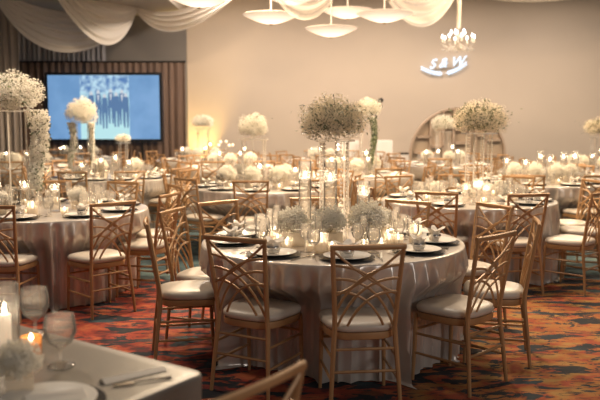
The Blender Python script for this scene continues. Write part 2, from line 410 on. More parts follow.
ch = place('chandelier', chandelier, (2.68, 13.0, 2.74), 0, 'small crystal chandelier with lit candle bulbs hanging on a white sleeve', 'chandelier')

# neon monogram on the back wall
ne = empty('neon_sign', (3.57, 18.93, 2.78)); ne.rotation_euler = (0, R(-6), 0)
cu = bpy.data.curves.new('neon_letters', 'FONT'); cu.body = 'S & W'; cu.size = .32; cu.extrude = .010; cu.bevel_depth = .003; cu.shear = .45
cu.align_x = 'CENTER'; cu.offset = .002
tmp_ = bpy.data.objects.new('neon_text', cu); tm = bpy.data.meshes.new_from_object(tmp_); bpy.data.objects.remove(tmp_)
txt = bpy.data.objects.new('neon_letters', tm); C.objects.link(txt); txt.rotation_euler = (R(90), 0, 0); txt.location = (.06, -.03, .12)
tm.materials.clear(); tm.materials.append(M['neon']); txt.parent = ne
lf = MB()
for sx in (-1, 1):
    pts = [(sx*(.03+.5*t), -.03, .02-.02*math.sin(t*1.5)+.20*t**1.6-.05) for t in [i/10 for i in range(11)]]
    lf.tube(pts, .008, 6)
    for i in range(1, 11):
        p = Vector(pts[i])
        for d in (-1, 1):
            e = p+Vector((sx*.035, 0, d*.055)); lf.tube([p, p.lerp(e, .5), e], [.008, .026, .006], 6, flat=.5)
lf.build('neon_laurel', 'neon', ne)
MB().box((0, .035, .08), (.8, .075, .03)).build('mounting_bar', 'acrylic', ne)
tag(ne, 'cool white glowing monogram sign with laurel on the beige wall', 'sign')

# round display shelf arch at the back wall
rs = empty('round_display_shelf', (3.56, 17.1, 0)); RR = 1.09; zc = .79
a0 = -math.asin(zc/RR); a1 = math.pi-a0
pts = [(RR*math.cos(a0+(a1-a0)*i/50), 0, zc+RR*math.sin(a0+(a1-a0)*i/50)) for i in range(51)]
fo = MB()
for i in range(50):
    p, q = Vector(pts[i]), Vector(pts[i+1]); o1, o2 = (p-Vector((0, 0, zc))).normalized(), (q-Vector((0, 0, zc))).normalized()
    vs = []
    for P_, O in ((p, o1), (q, o2)):
        for a, yy in ((0, -.07), (-.045, -.07), (-.045, .07), (0, .07)): vs.append(P_+O*a+Vector((0, yy, 0)))
    fo.add(vs, [(0, 1, 5, 4), (1, 2, 6, 5), (2, 3, 7, 6), (3, 0, 4, 7)])
fo.build('ring_frame', 'shelf', rs)
def chord(x): return zc+math.sqrt(max(0, (RR-.045)**2-x*x))
for x in (-.62, -.33, -.10, .26, .40, .62):
    MB().box((x, 0, chord(x)/2), (.05, .12, chord(x)-.0)).build('upright', 'shelf', rs)
for xa, xb, z in ((-.92, -.62, 1.22), (-.98, -.62, .86), (-.62, -.33, 1.0), (-.33, -.10, 1.45), (-.10, .26, 1.38), (-.10, .26, 1.08), (.40, .62, 1.25), (.62, .95, 1.15), (.62, 1.0, .8), (-.10, .26, .72)):
    MB().box(((xa+xb)/2, 0, z), (xb-xa, .12, .05)).build('shelf_board', 'shelf', rs)
bp_ = MB(); bp_.add([(x_*.97, .060, max(0, z_)) for x_, y_, z_ in pts]+[(x_*.97, .068, max(0, z_)) for x_, y_, z_ in pts], [tuple(range(51)), tuple(range(51, 102))[::-1]]+[(i, i+1, i+52, i+51) for i in range(50)]+[(50, 0, 51, 101)])
bp_.build('back_panel', 'shelfback', rs, smooth=0)
tag(rs, 'round driftwood-coloured display shelf standing against the beige wall', 'shelf')

# white plinths, box and spotlight stand
for (x, y, sx, sy, h, lab, top) in ((1.14, 18.0, .50, .4, 1.12, 'white display plinth behind the hanging green garland', 0),
                                    (1.95, 18.0, .46, .4, 1.12, 'plain white square plinth beside the black spotlight stand', 0),
                                    (2.42, 17.7, .26, .4, .80, 'low white plinth with a black top beside the round shelf', 1)):
    r = empty('display_plinth', (x, y, 0)); b = MB().box((0, 0, h/2), (sx, sy, h)); b.build('plinth_body', 'white', r)
    if top: MB().box((.08, 0, h+.02), (.34, .36, .04)).build('plinth_top', 'black', r)
    else:
        g = MB()
        for i in range(5): g.box((-sx*.4+i*sx*.2, -sy/2-.006, h/2), (.02, .012, h*.9))
        g.build('fluting', 'white', r)
    tag(r, lab, 'plinth', 'white plinths by the back wall')
st = empty('spotlight_stand', (1.74, 17.4, 0))
MB().tube([(0, 0, .25), (0, 0, 1.92)], .016, 8).build('pole', 'blackm', st)
for i in range(3):
    a = 2*math.pi*i/3; MB().tube([(0, 0, .55), (math.cos(a)*.4, math.sin(a)*.4, .012)], .011, 6).build('leg', 'blackm', st)
hd = MB(); q0 = Vector((-.13, -.12, 1.93)); q1 = Vector((.14, .10, 2.06)); hd.tube([q0, q0.lerp(q1, .3), q0.lerp(q1, .6), q1], [.075, .075, .06, .05], 14)
h_ = hd.build('lamp_head', 'blackm', st)
MB().tube([q0-Vector((.012, .011, .006)), q0], .062, 14).build('lens', 'white', h_)
tag(st, 'black spotlight on a slim tripod stand near the white plinths', 'lamp')
# warm uplight on the wall corner
ul = MB().lathe([(0, 0), (.07, 0), (.08, .02), (.08, .16), (.065, .16), (.06, .05), (0, .05)], 18).build('wall_uplight', 'blackm', loc=(-2.45, 18.72, 0))
tag(ul, 'small black floor uplight washing the wall corner beside the brown drape', 'lamp')
sp = bpy.data.lights.new('uplight_lamp', 'SPOT'); sp.energy = 420; sp.color = (1, .66, .20); sp.spot_size = R(62); sp.spot_blend = .9; sp.shadow_soft_size = .05
so = bpy.data.objects.new('uplight_lamp', sp); C.objects.link(so); so.location = (-2.45, 18.70, .2); so.rotation_euler = (R(171), 0, 0)

# ------------------------------------------------------------------ chairs
def outline(n=40, a=.205, b=.195, p=3.6):
    pts = []
    for i in range(n):
        t = 2*math.pi*i/n; c, s_ = math.cos(t), math.sin(t)
        x = a*math.copysign(abs(c)**(2/p), c); y = b*math.copysign(abs(s_)**(2/p), s_)
        pts.append((x*(1+.12*y/b), y))
    return pts
def slab(layers, mb, n=40):
    ol = outline(n); vs = []; fs = []
    for s_, z in layers: vs += [(x*s_, y*s_, z) for x, y in ol]
    k = len(layers)
    for j in range(k-1):
        for i in range(n): fs.append((j*n+i, j*n+(i+1) % n, (j+1)*n+(i+1) % n, (j+1)*n+i))
    fs.append(tuple(range(n))[::-1]); fs.append(tuple((k-1)*n+i for i in range(n)))
    mb.add(vs, fs); return mb
def back_w(z): return .163+.026*max(0, (z-.46)/.445)**1.2
def back_y(z):
    t = (z-.46)/.445; return -.188-.062*t-.01*t*t
def post(sx, n=8, det=True):
    mb = MB(); pts = [(sx*.192, -.232, 0), (sx*.18, -.212, .2), (sx*.168, -.190, .38)]; rad = [.011, .013, .0145]
    for i in range(8):
        z = .46+.455*i/7; pts.append((sx*back_w(z), back_y(z), z)); rad.append(.0145-.002*i/7)
    return mb.tube(pts, rad, n)
LAT = [((0, .0), (.40, .36), (1, .60)), ((0, .20), (.66, .22), (1.0, .84)), ((0, .38), (.62, .34), (.96, 1.0)), ((0, .56), (.50, .50), (.80, 1.0))]
def lattice(n=6, segs=12):
    mb = MB()
    for k, (p0, p1, p2) in enumerate(LAT):
        for sg in (1, -1):
            pts = []
            for i in range(segs+1):
                t = i/segs; a = (1-t)**2*p0[0]+2*t*(1-t)*p1[0]+t*t*p2[0]; b = (1-t)**2*p0[1]+2*t*(1-t)*p1[1]+t*t*p2[1]
                z = .89-b*(.89-.47); x = (2*a-1)*back_w(z)*sg
                bow = -.012*(1-(2*a-1)**2)
                pts.append((x, back_y(z)+bow+(.003*sg), z))
            mb.tube(pts, .0078, n, flat=.8)
    return mb
def rail(n=8):
    pts = []
    for i in range(9):
        s_ = -1+2*i/8; pts.append((s_*(back_w(.905)+.012), back_y(.905)-.012*(1-s_*s_), .905))
    return MB().tube(pts, .0155, n, flat=.75)
def stretch_list():
    L = []
    for z in (.34, .22):
        xr = .168+.024*(1-z/.38); yr = -.19-.04*(1-z/.38)
        L.append(((-xr, yr, z), (xr, yr, z)))
    for sx in (-1, 1):
        for z in (.29, .17):
            xr = .168+.024*(1-z/.38); yr = -.19-.04*(1-z/.38)
            L.append(((sx*xr, yr, z), (sx*.186, .168, z)))
    L.append(((-.186, .168, .31), (.186, .168, .31)))
    return L
def fleg(sx, n=8):
    return MB().tube([(sx*.180, .160, .41), (sx*.184, .164, .36), (sx*.186, .168, .2), (sx*.190, .176, 0)], [.015, .0135, .013, .010], n)
def cushion(mb): return slab([(.90, .428), (.965, .432), (.99, .445), (.99, .458), (.95, .471), (.82, .480), (.5, .484), (.15, .485)], mb)
def frame(mb): return slab([(.93, .385), (.965, .39), (.975, .41), (.965, .426), (.93, .4275)], mb)
def chair_full():
    r = empty('banquet_chair')
    cushion(MB()).build('seat_cushion', 'cushion', r, smooth=1.2)
    frame(MB()).build('seat_frame', 'gold', r)
    for sx in (-1, 1):
        post(sx).build('back_leg', 'gold', r); fleg(sx).build('front_leg', 'gold', r)
    rail().build('top_rail', 'gold', r)
    lattice().build('back_lattice', 'gold', r)
    for a, b in stretch_list():
        MB().tube([a, Vector(a).lerp(Vector(b), .5), b], [.0075, .0088, .0075], 6).build('stretcher', 'gold', r)
    return r
def chair_far():
    r = empty('banquet_chair')
    cushion(MB()).build('seat_cushion', 'cushion', r, smooth=1.2)
    f = frame(MB())
    for sx in (-1, 1):
        f2 = post(sx, 6); f.add(f2.v, f2.f); f3 = fleg(sx, 5); f.add(f3.v, f3.f)
    f4 = rail(6); f.add(f4.v, f4.f)
    for a, b in stretch_list(): f.tube([a, b], .008, 4)
    f.build('chair_frame', 'gold', r)
    lattice(4, 8).build('back_lattice', 'gold', r)
    return r
RAIL = .262   # rail sits this far behind the chair's middle
def hour(deg):
    h = round(((90-deg) % 360)/30) % 12
    return ['twelve', 'one', 'two', 'three', 'four', 'five', 'six', 'seven', 'eight', 'nine', 'ten', 'eleven'][h]
def put_chair(cx, cy, deg, rr, tname, gname, full, yaw=0):
    rc = rr-RAIL; a = R(deg)
    x, y = cx+rc*math.cos(a), cy+rc*math.sin(a)
    # chair faces +Y locally; must face the table centre
    rz = a+math.pi/2+R(yaw)
    place('chair_full' if full else 'chair_far', chair_full if full else chair_far, (x, y, 0), rz,
          "gold fan-lattice chair at %s o'clock of the %s" % (hour(deg), tname), 'chair', gname, scale=1.025 if full else 1.02)

# ------------------------------------------------------------------ tables and cloths
TR = .90; TZ = .765
def cloth_mb(dents, seed, amp=1.0, nth=240, rows=22):
    rnd = random.Random(seed); vs = []; fs = []
    comps = [(rnd.choice((7, 9, 11)), .35, rnd.uniform(0, 6)), (rnd.choice((19, 21, 23)), .60, rnd.uniform(0, 6)), (rnd.choice((33, 37, 41)), .35, rnd.uniform(0, 6)), (61, .14, rnd.uniform(0, 6))]
    vs.append((0, 0, TZ)); idx0 = 1
    prof = [(.35, 0, 0), (.7, 0, 0), (.86, 0, 0), (.895, 0, 0), (.902, -.003, .02), (.906, -.012, .05)]
    for j in range(1, rows+1): prof.append((None, -.02-(TZ-.024-.02)*j/rows, j/rows))
    prof += [('p', -(TZ-.015), 1.0), ('q', -(TZ-.007), 1.0)]
    for r0, dz, t in prof:
        for i in range(nth):
            a = 2*math.pi*i/nth
            f = sum(w_*math.sin(k*a+p+.6*math.sin(3*a+p)+t*.5*math.sin(p)) for k, w_, p in comps)
            f = max(-1.1, 1-1.9*abs(f)**.7)
            z = TZ+dz
            if isinstance(r0, float): r = r0; k_ = t
            else: k_ = t
            if r0 is None or isinstance(r0, str):
                kk = min(1, t*2.4)
                r = .902-.012*t+amp*.052*kk**.6*f*(.7+.5*t)
                r += amp*min(1, t*4)*(.5+.5*math.sin(5*a+seed))*(.012*math.sin(58*a+1.5*math.sin(7*a)+t)+.007*math.sin(83*a+2*math.sin(5*a)+seed))
                if r0 == 'p': r += .035+.02*math.sin(13*a+seed)
                if r0 == 'q': r += .075+.03*math.sin(11*a+seed); z += .004*math.sin(23*a)
                for d, rin in dents:
                    dd = abs((a-R(d)+math.pi) % (2*math.pi)-math.pi)
                    wdt = math.asin(min(.9, .222/rin)); s_ = min(1, max(0, (wdt+R(5)-dd)/R(5)))
                    down = min(1, max(0, (TZ-.15-z)/.12))
                    lim = rin/max(.5, math.cos(min(dd, .7)))
                    if r > lim: r = r+(lim-.022+.022*f-r)*s_*s_*(3-2*s_)*down
            vs.append((r*math.cos(a), r*math.sin(a), max(.004, z)))
    n = nth
    for i in range(n): fs.append((0, 1+i, 1+(i+1) % n))
    for j in range(len(prof)-1):
        for i in range(n): fs.append((1+j*n+i, 1+(j+1)*n+i, 1+(j+1)*n+(i+1) % n, 1+j*n+(i+1) % n))
    return MB().add(vs, fs)
def table_frame():
    r = empty('round_table')
    MB().lathe([(0, .735), (.88, .735), (.885, .742), (.885, .757), (.88, .762), (0, .762)], 48).build('tabletop', 'shelf', r)
    for i in range(4):
        a = R(45+90*i); MB().tube([(.45*math.cos(a), .45*math.sin(a), .735), (.5*math.cos(a), .5*math.sin(a), 0)], .015, 8).build('leg', 'blackm', r)
    return r

# ------------------------------------------------------------------ tableware
def charger(): return MB().lathe([(0, 0), (.12, 0), (.15, .004), (.168, .010), (.170, .0125), (.150, .010), (.12, .006), (0, .006)], 36).build('charger_plate', 'black')
def plate(): return MB().lathe([(0, 0), (.08, 0), (.10, .004), (.142, .016), (.145, .019), (.14, .0195), (.10, .009), (.08, .006), (0, .006)], 36).build('dinner_plate', 'china')
def napkin():
    rnd = random.Random(9); mb = MB(); n = 26; vs = []; fs = []
    for k, (r, z) in enumerate(((.030, .004), (.036, .03), (.030, .055), (.042, .075), (.060, .085))):
        for i in range(n):
            a = 2*math.pi*i/n; q = r*(1+.28*math.sin(5*a+k*.3)*(k/4+.3)); vs.append((q*1.2*math.cos(a), q*math.sin(a), z+.012*math.sin(5*a+1)*(k/4)))
    for k in range(4):
        for i in range(n): fs.append((k*n+i, k*n+(i+1) % n, (k+1)*n+(i+1) % n, (k+1)*n+i))
    vs.append((0, 0, .045)); c = len(vs)-1
    for i in range(n): fs.append((4*n+i, 4*n+(i+1) % n, c))
    fs.append(tuple(range(n))[::-1])
    mb.add(vs, fs); o = mb.build('napkin', 'napkin', smooth=1.2)
    MB().lathe([(.040, .024), (.044, .03), (.044, .042), (.040, .048)], 18).build('napkin_ring', 'silver', o)
    return o
def napkin_flat():
    mb = MB(); rows = [(-.05, .0), (-.02, .018), (.0, .03), (.03, .012), (.05, 0)]
    vs = []; fs = []
    for y in (-.085, .085):
        for x, z in rows: vs.append((x, y, z*(1.1 if y > 0 else .7)+.003))
    for i in range(4): fs.append((i, i+1, 6+i, 5+i))
    fs.append((0, 1, 2, 3, 4)[::-1]); fs.append((5, 6, 7, 8, 9)); fs.append((0, 5, 9, 4))
    return mb.add(vs, fs).build('napkin', 'napkin', smooth=0)
def glass_prof(hs, hb, rb, rf, rt):
    return [(0, 0), (rf, .001), (rf, .004), (rf*.4, .010), (.005, .018), (.0045, hs), (.012, hs+.008), (rb*.75, hs+hb*.22), (rb, hs+hb*.48), (rb*.97, hs+hb*.72), (rt, hs+hb), (rt-.002, hs+hb), (rb*.93, hs+hb*.70), (rb*.95, hs+hb*.48), (rb*.70, hs+hb*.24), (0, hs+.014)]
def wine_glass():
    o = MB().lathe(glass_prof(.075, .105, .040, .034, .031), 20).build('wine_glass', 'glass'); return o
def water_goblet():
    o = MB().lathe(glass_prof(.05, .105, .044, .036, .038), 20).build('water_goblet', 'glass')
    MB().lathe([(0, .066), (.028, .075), (.040, .10), (.040, .118), (0, .118)], 18).build('water', 'water', o); return o
def flute():
    return MB().lathe([(0, 0), (.028, .001), (.028, .004), (.006, .012), (.0045, .07), (.010, .08), (.022, .11), (.025, .15), (.024, .225), (.022, .225), (.022, .15), (.019, .115), (0, .085)], 18).build('champagne_flute', 'glass')
def fork():
    mb = MB().tube([(0, -.09, .003), (0, -.02, .005), (0, .03, .004)], [.005, .0035, .003], 6, flat=.4)
    mb.box((0, .045, .004), (.020, .03, .002))
    for i in range(4): mb.box((-.0085+.0057*i, .078, .004), (.003, .04, .0018))
    return mb.build('fork', 'silver')
def knife():
    return MB().tube([(0, -.10, .004), (0, -.02, .004), (0, .0, .004)], [.006, .005, .004], 6, flat=.5).box((.002, .06, .004), (.014, .12, .0016)).build('knife', 'silver')
def votive():
    o = MB().lathe([(0, 0), (.026, 0), (.032, .01), (.036, .06), (.034, .06), (.030, .012), (0, .008)], 18).build('votive_holder', 'frost')
    MB().lathe([(0, .009), (.026, .009), (.028, .030), (0, .031)], 14).build('candle', 'wax', o)
    MB().lathe([(0, .032), (.006, .040), (.005, .052), (0, .064)], 8).build('flame', 'flame', o)
    return o
def cyl(h, r=.045, water=True):
    def f():
        o = MB().lathe([(0, 0), (r, 0), (r, h), (r-.003, h), (r-.003, .012), (0, .012)], 24).build('cylinder_vase', 'glass')
        if water: MB().lathe([(0, .013), (r-.004, .013), (r-.004, h*.76-.004), (0, h*.76-.004)], 20).build('water', 'water', o)
        return o
    return f
def float_candle():
    o = MB().lathe([(0, -.018), (.018, -.012), (.030, .004), (.032, .012), (0, .013)], 16).build('floating_candle', 'wax')
    MB().lathe([(0, .014), (.008, .024), (.0065, .040), (0, .060)], 8).build('flame', 'flame', o)
    return o
def pillar_candle():
    o = MB().lathe([(0, 0), (.022, 0), (.022, .115), (.018, .118), (0, .114)], 16).build('pillar_candle', 'wax')
    MB().lathe([(0, .116), (.007, .126), (.006, .142), (0, .16)], 8).build('flame', 'flame', o)
    return o
def crystal_holder():
    o = MB()
    prof = [(0, 0), (.05, 0)]
    for i in range(8): prof += [(.045+.008*(i % 2), .012+i*.026), (.050+.004*(i % 2), .024+i*.026)]
    prof += [(.044, .22), (.038, .22), (.036, .02), (0, .02)]
    o = o.lathe(prof, 10).build('crystal_candle_holder', 'crystal', smooth=.2)
    MB().lathe([(0, .021), (.028, .021), (.028, .15), (0, .15)], 14).build('candle', 'wax', o)
    MB().lathe([(0, .15), (.009, .162), (.007, .18), (0, .20)], 8).build('flame', 'flame', o)
    return o
def flower_mass(seed, N, rx, ry, rz, br, lumps, lr, flat=False, hang=0):
    """a cloud of tiny blossoms gathered in rounded tufts, with stems and leaves inside"""
    rnd = random.Random(seed); b = MB(); g = MB(); L = []
    for i in range(lumps):
        zz = 1-(i+.5)/lumps*(1.6 if not flat else 1.4); q = math.sqrt(max(0, 1-zz*zz)); a = i*2.39996+rnd.uniform(-.3, .3)
        k = rnd.uniform(.66, .84); L.append((Vector((q*math.cos(a)*rx*k, q*math.sin(a)*ry*k, zz*rz*k)), lr*rnd.uniform(.75, 1.25)))
    for i in range(lumps//3): L.append((Vector((rnd.uniform(-.4, .4)*rx, rnd.uniform(-.4, .4)*ry, rnd.uniform(-.5, .4)*rz)), lr*1.1))
    for i in range(N):
        c, r_ = rnd.choice(L)
        d = Vector((rnd.gauss(0, 1), rnd.gauss(0, 1), rnd.gauss(0, 1))).normalized()*r_*rnd.uniform(.55, 1.05)
        p = c+d
        if p.z < -rz*.9: continue
        b.blob(p, br*rnd.uniform(.6, 1.3))
    for i in range(N//14):
        c, r_ = rnd.choice(L); d = Vector((rnd.gauss(0, 1), rnd.gauss(0, 1), rnd.gauss(0, .8))).normalized()*r_*.8
        p = c+d; q = c*.25
        s_ = p.lerp(q, .55); g.add([p, p+Vector((.0025, 0, 0)), s_+Vector((.004, .002, 0)), s_], [(0, 1, 2, 3)], 0)
        if i % 2:
            e = p+Vector((rnd.uniform(-.03, .03), rnd.uniform(-.03, .03), rnd.uniform(-.02, .03))); m_ = p.lerp(e, .5)
            w_ = Vector((.008, .006, .004)); g.add([p, m_+w_, e, m_-w_], [(0, 1, 2, 3)], 1)
    return b, g
def tall_bouquet(seed=1, m='blossom'):
    def f():
        b, g = flower_mass(seed, 5200, .235, .22, .165, .0062, 34, .062)
        o = b.build('tall_flower_arrangement', m, smooth=0); g.build('greenery', ['stem', 'green'], o, smooth=0); return o
    return f
def airy_bouquet():
    b, g = flower_mass(5, 6500, .235, .22, .155, .0048, 44, .068)
    rnd = random.Random(77)
    for i in range(900):
        p = Vector((rnd.gauss(0, .5), rnd.gauss(0, .5), rnd.uniform(-.6, .7)))
        p = Vector((p.x*.2, p.y*.2, p.z*.15)); e = p+Vector((rnd.uniform(-.03, .03), rnd.uniform(-.03, .03), rnd.uniform(-.03, .03))); w_ = Vector((.004, .003, .003))
        m_ = p.lerp(e, .5); g.add([p, m_+w_, e, m_-w_], [(0, 1, 2, 3)], 1)
    o = b.build('tall_flower_arrangement', 'blossom_airy', smooth=0); g.build('greenery', ['stem', 'green'], o, smooth=0); return o
def low_bunch():
    b, g = flower_mass(21, 2400, .095, .095, .075, .0056, 18, .036)
    g.v = g.v[:0]; g.f = []; g.mi = []
    for i in range(24):
        a = i*.7; g.tube([(0, 0, -.08), (.05*math.cos(a), .05*math.sin(a), .0)], .0015, 4)
    o = MB().box((0, 0, .04), (.11, .11, .08)).build('low_flower_vase', 'frost', smooth=0)
    k = MB(); k.v = [(x, y, z+.145) for x, y, z in b.v]; k.f = b.f; k.mi = b.mi; k.build('blossoms', 'blossom', o, smooth=0)
    k = MB(); k.v = [(x, y, z+.145) for x, y, z in g.v]; k.f = g.f; k.mi = g.mi; k.build('greenery', ['stem', 'green'], o, smooth=0)
    return o
def garland(seed, length, wid, m='blossom', green=.25):
    def f():
        rnd = random.Random(seed); b = MB(); g = MB()
        n = int(length*4200)
        for i in range(n):
            t = rnd.random(); z = -t*length; w_ = wid*(1-.45*t)*(.95+.08*math.sin(t*17))
            a = rnd.uniform(0, 6.28); q = w_*rnd.uniform(.5, 1.0); x = .03*math.sin(t*5)
            p = (x+q*math.cos(a), q*math.sin(a)*.8, z)
            if rnd.random() < green:
                e = Vector(p)+Vector((rnd.uniform(-.03, .03), rnd.uniform(-.03, .03), -.03)); m_ = Vector(p).lerp(e, .5); ww = Vector((.010, .004, .003)); g.add([p, m_+ww, e, m_-ww], [(0, 1, 2, 3)], 1)
            else: b.blob(p, rnd.uniform(.005, .010))
        g.tube([(0, 0, 0)]+[(.03*math.sin(t*.5), 0, -length*t/10) for t in range(1, 10)], .006, 5)
        o = b.build('flower_garland', m, smooth=0); g.build('greenery', ['stem', 'green'], o, smooth=0); return o
    return f
def clear_stand(h, w_, crystals=True):
    def f():
        r = empty('flower_stand')
        MB().box((0, 0, .006), (w_+.04, w_+.04, .012)).build('base', 'acrylic', r)
        for sx in (-1, 1):
            for sy in (-1, 1): MB().box((sx*w_/2, sy*w_/2, h/2), (.012, .012, h-.02)).build('leg', 'acrylic', r)
        MB().box((0, 0, h-.006), (w_+.08, w_+.08, .012)).build('top_plate', 'acrylic', r)
        if crystals:
            for i, (x, y) in enumerate(((-.6, -.7), (0, -.8), (.6, -.7), (.7, 0), (-.7, 0), (.5, .7), (-.5, .7))):
                s_ = MB()
                for k in range(int((h-.08)/.028)): s_.blob((x*w_*.75, y*w_*.75, h-.03-k*.028), .0105, sq=1.25)
                s_.build('crystal_strand', 'crystal', r, smooth=0)
        return r
    return f
def candelabra():
    r = empty('candelabra')
    MB().lathe([(0, 0), (.06, 0), (.05, .02), (.012, .04), (.010, .30), (.02, .32), (0, .33)], 14).build('base', 'crystal', r)
    for i in range(5):
        a = 2*math.pi*i/5; c, s_ = math.cos(a)*.13, math.sin(a)*.13; z = .42 if i % 2 else .36
        MB().tube([(0, 0, .28), (c*.6, s_*.6, .27), (c, s_, z)], .007, 6).build('arm', 'crystal', r)
        MB().ball((c, s_, z+.03), .026).build('glass_globe', 'wax', r)
    return r

# ------------------------------------------------------------------ laying each table
class Jit:
    def __init__(s, seed): s.r = random.Random(seed)
    def __call__(s, a): return s.r.uniform(-a, a)
def round_setup(cx, cy, angs, tname, seed, detail, cloth_seed=None, full=None):
    """angs: (degrees, rail radius, yaw).  detail 3 nearest .. 1 far"""
    J = Jit(seed); full = detail >= 2 if full is None else full
    place('table', table_frame, (cx, cy, 0), 0, 'round table hidden under the cloth of the %s' % tname, 'table', 'round banquet tables')
    dents = [(a, max(.53, rr-RAIL-.215)) for a, rr, yw in angs]
    o = cloth_mb(dents, seed, 1.5 if detail == 3 else 1.15, (840 if detail == 3 else 560) if detail >= 2 else 180, 22 if detail >= 2 else 10).build('tablecloth', 'satin', smooth=2.2); o.location = (cx, cy, 0)
    tag(o, 'champagne satin floor-length cloth on the %s' % tname, 'tablecloth', 'champagne satin tablecloths')
    for a, rr, yw in angs:
        put_chair(cx, cy, a, rr, tname, 'chairs around the %s' % tname, full, yw)
    z = TZ+.0015
    for a, rr, yw in angs:
        h = hour(a); g = R(a)+J(.03)
        def at(r, side, dz=0):   # r towards rim, side to the guest's right
            return (cx+r*math.cos(g)+side*math.sin(g)*(-1), cy+r*math.sin(g)+side*math.cos(g), z+dz)
        rz = g+math.pi/2
        spot = "at %s o'clock on the %s" % (h, tname)
        if detail >= 2:
            place('charger', charger, at(.70, 0), 0, 'black charger '+spot, 'charger plate', 'black charger plates')
            place('plate', plate, at(.70, 0, .0062), 0, 'white dinner plate '+spot, 'plate', 'white dinner plates')
            place('napkin', napkin, at(.70, 0, .013), rz, 'gathered ivory napkin '+spot, 'napkin', 'ivory napkins')
        else:
            place('plate', plate, at(.70, 0), 0, 'white dinner plate '+spot, 'plate', 'white dinner plates')
            place('napkinflat', napkin_flat, at(.70, 0, .007), rz, 'folded ivory napkin '+spot, 'napkin', 'ivory napkins')
        place('wine', wine_glass, at(.50+J(.02), .10), 0, 'stemmed wine glass '+spot, 'wine glass', 'wine glasses')
        if detail >= 2:
            place('goblet', water_goblet, at(.53+J(.02), .195), 0, 'rounded water goblet '+spot, 'goblet', 'water goblets')
            place('flute', flute, at(.42+J(.02), .145), 0, 'tall champagne flute '+spot, 'champagne flute', 'champagne flutes')
        if detail >= 3:
            place('fork', fork, at(.70, -.195), rz, 'silver fork '+spot, 'fork', 'silver forks')
            place('knife', knife, at(.70, .20), rz, 'silver knife '+spot, 'knife', 'silver knives')
        if detail >= 2:
            place('votive', votive, at(.46+J(.02), -.06), 0, 'frosted votive candle '+spot, 'votive candle', 'votive candles')
    return J
def vase_candle(x, y, h, where, r=None):
    key = 'cyl%.2f' % h
    place(key, cyl(h), (x, y, TZ+.0015), 0, 'clear glass cylinder vase %s' % where, 'vase', 'cylinder candle vases')
    hw = h*.76
    k2 = 'w%.2f' % h
    place('float', float_candle, (x, y, TZ+hw), 0, 'floating candle in the vase %s' % where, 'candle', 'floating candles')
def low(x, y, rz, where, s=1):
    place('low', low_bunch, (x, y, TZ+.0015), rz, "low baby's-breath bunch %s" % where, 'flowers', 'low flower bunches', scale=s)
def ring(start, rr, n=9, jit=0, yaw=0, seed=0):
    J = Jit(seed+5); return [(start+360/n*k, rr+J(jit), J(yaw)) for k in range(n)]

# --- table 1, the sharp one in the middle
T1 = (.225, 5.2)
N1 = 'centre table'
a1 = [(-83.5, 1.23, 0), (-122.5, 1.13, 4), (-41.6, 1.25, -5), (-10, 1.36, -3), (28, 1.47, 0), (56, 1.18, 0), (95, 1.2, 0), (134, 1.28, 0), (163, 1.22, 0), (-168, 1.26, 0)]
round_setup(*T1, a1, N1, 31, 3)
z1 = TZ+.0015
place('stand1', clear_stand(.70, .17), (T1[0]+.01, T1[1]+.02, z1), .1, 'clear acrylic flower stand with crystal strands on the centre table', 'flower stand')
place('airy', airy_bouquet, (T1[0]+.01, T1[1]+.02, z1+.70+.125), .4, "large airy baby's breath arrangement on the crystal stand of the centre table", 'flowers', scale=(1.06, 1, 1))
for (dx, dy, h, lab) in ((-.19, .10, .55, 'nearest the nine o\'clock side of the centre table'), (-.02, -.10, .55, 'in front of the crystal stand on the centre table'),
                         (.21, -.05, .42, 'on the three o\'clock side of the centre table')):
    vase_candle(T1[0]+dx, T1[1]+dy, h, lab)
for (dx, dy, rz, s, lab) in ((-.27, -.19, .3, 1.12, 'on the centre table left of the crystal stand'), (-.03, -.23, .8, 1.15, 'on the centre table directly before the crystal stand'),
                             (.23, -.22, .2, 1.3, 'on the centre table, fullest and nearest to the camera'), (.36, .14, 1.2, .9, 'on the centre table behind the short candle vase')):
    low(T1[0]+dx, T1[1]+dy, rz, lab, s)
def pillar_votive():
    o = MB().lathe([(0, 0), (.042, 0), (.044, .003), (.044, .125), (.041, .125), (.041, .01), (0, .01)], 20).build('candle_holder', 'frost')
    MB().lathe([(0, .011), (.032, .011), (.032, .07), (0, .072)], 14).build('candle', 'wax', o)
    MB().lathe([(0, .072), (.010, .086), (.008, .105), (0, .125)], 8).build('flame', 'flame', o); return o
place('pv', pillar_votive, (T1[0]-.09, T1[1]-.48, z1), 0, 'bright glowing frosted candle holder on the near half of the centre table', 'candle')
place('pv', pillar_votive, (T1[0]+.56, T1[1]-.12, z1), 0, 'glowing frosted candle holder between goblets at three o\'clock of the centre table', 'candle')

for i, a in enumerate((-140, -112, -62, -40, -18, 10, 175, 200)):
    place('votive', votive, (T1[0]+.40*math.cos(R(a)), T1[1]+.42*math.sin(R(a)), z1), 0, 'frosted votive candle of the inner ring on the centre table, %s' % ('eight o\'clock', 'seven o\'clock', 'five o\'clock', 'four o\'clock', 'between three and four', 'three o\'clock', 'nine o\'clock', 'between eight and nine')[i], 'votive candle', 'votive candles')
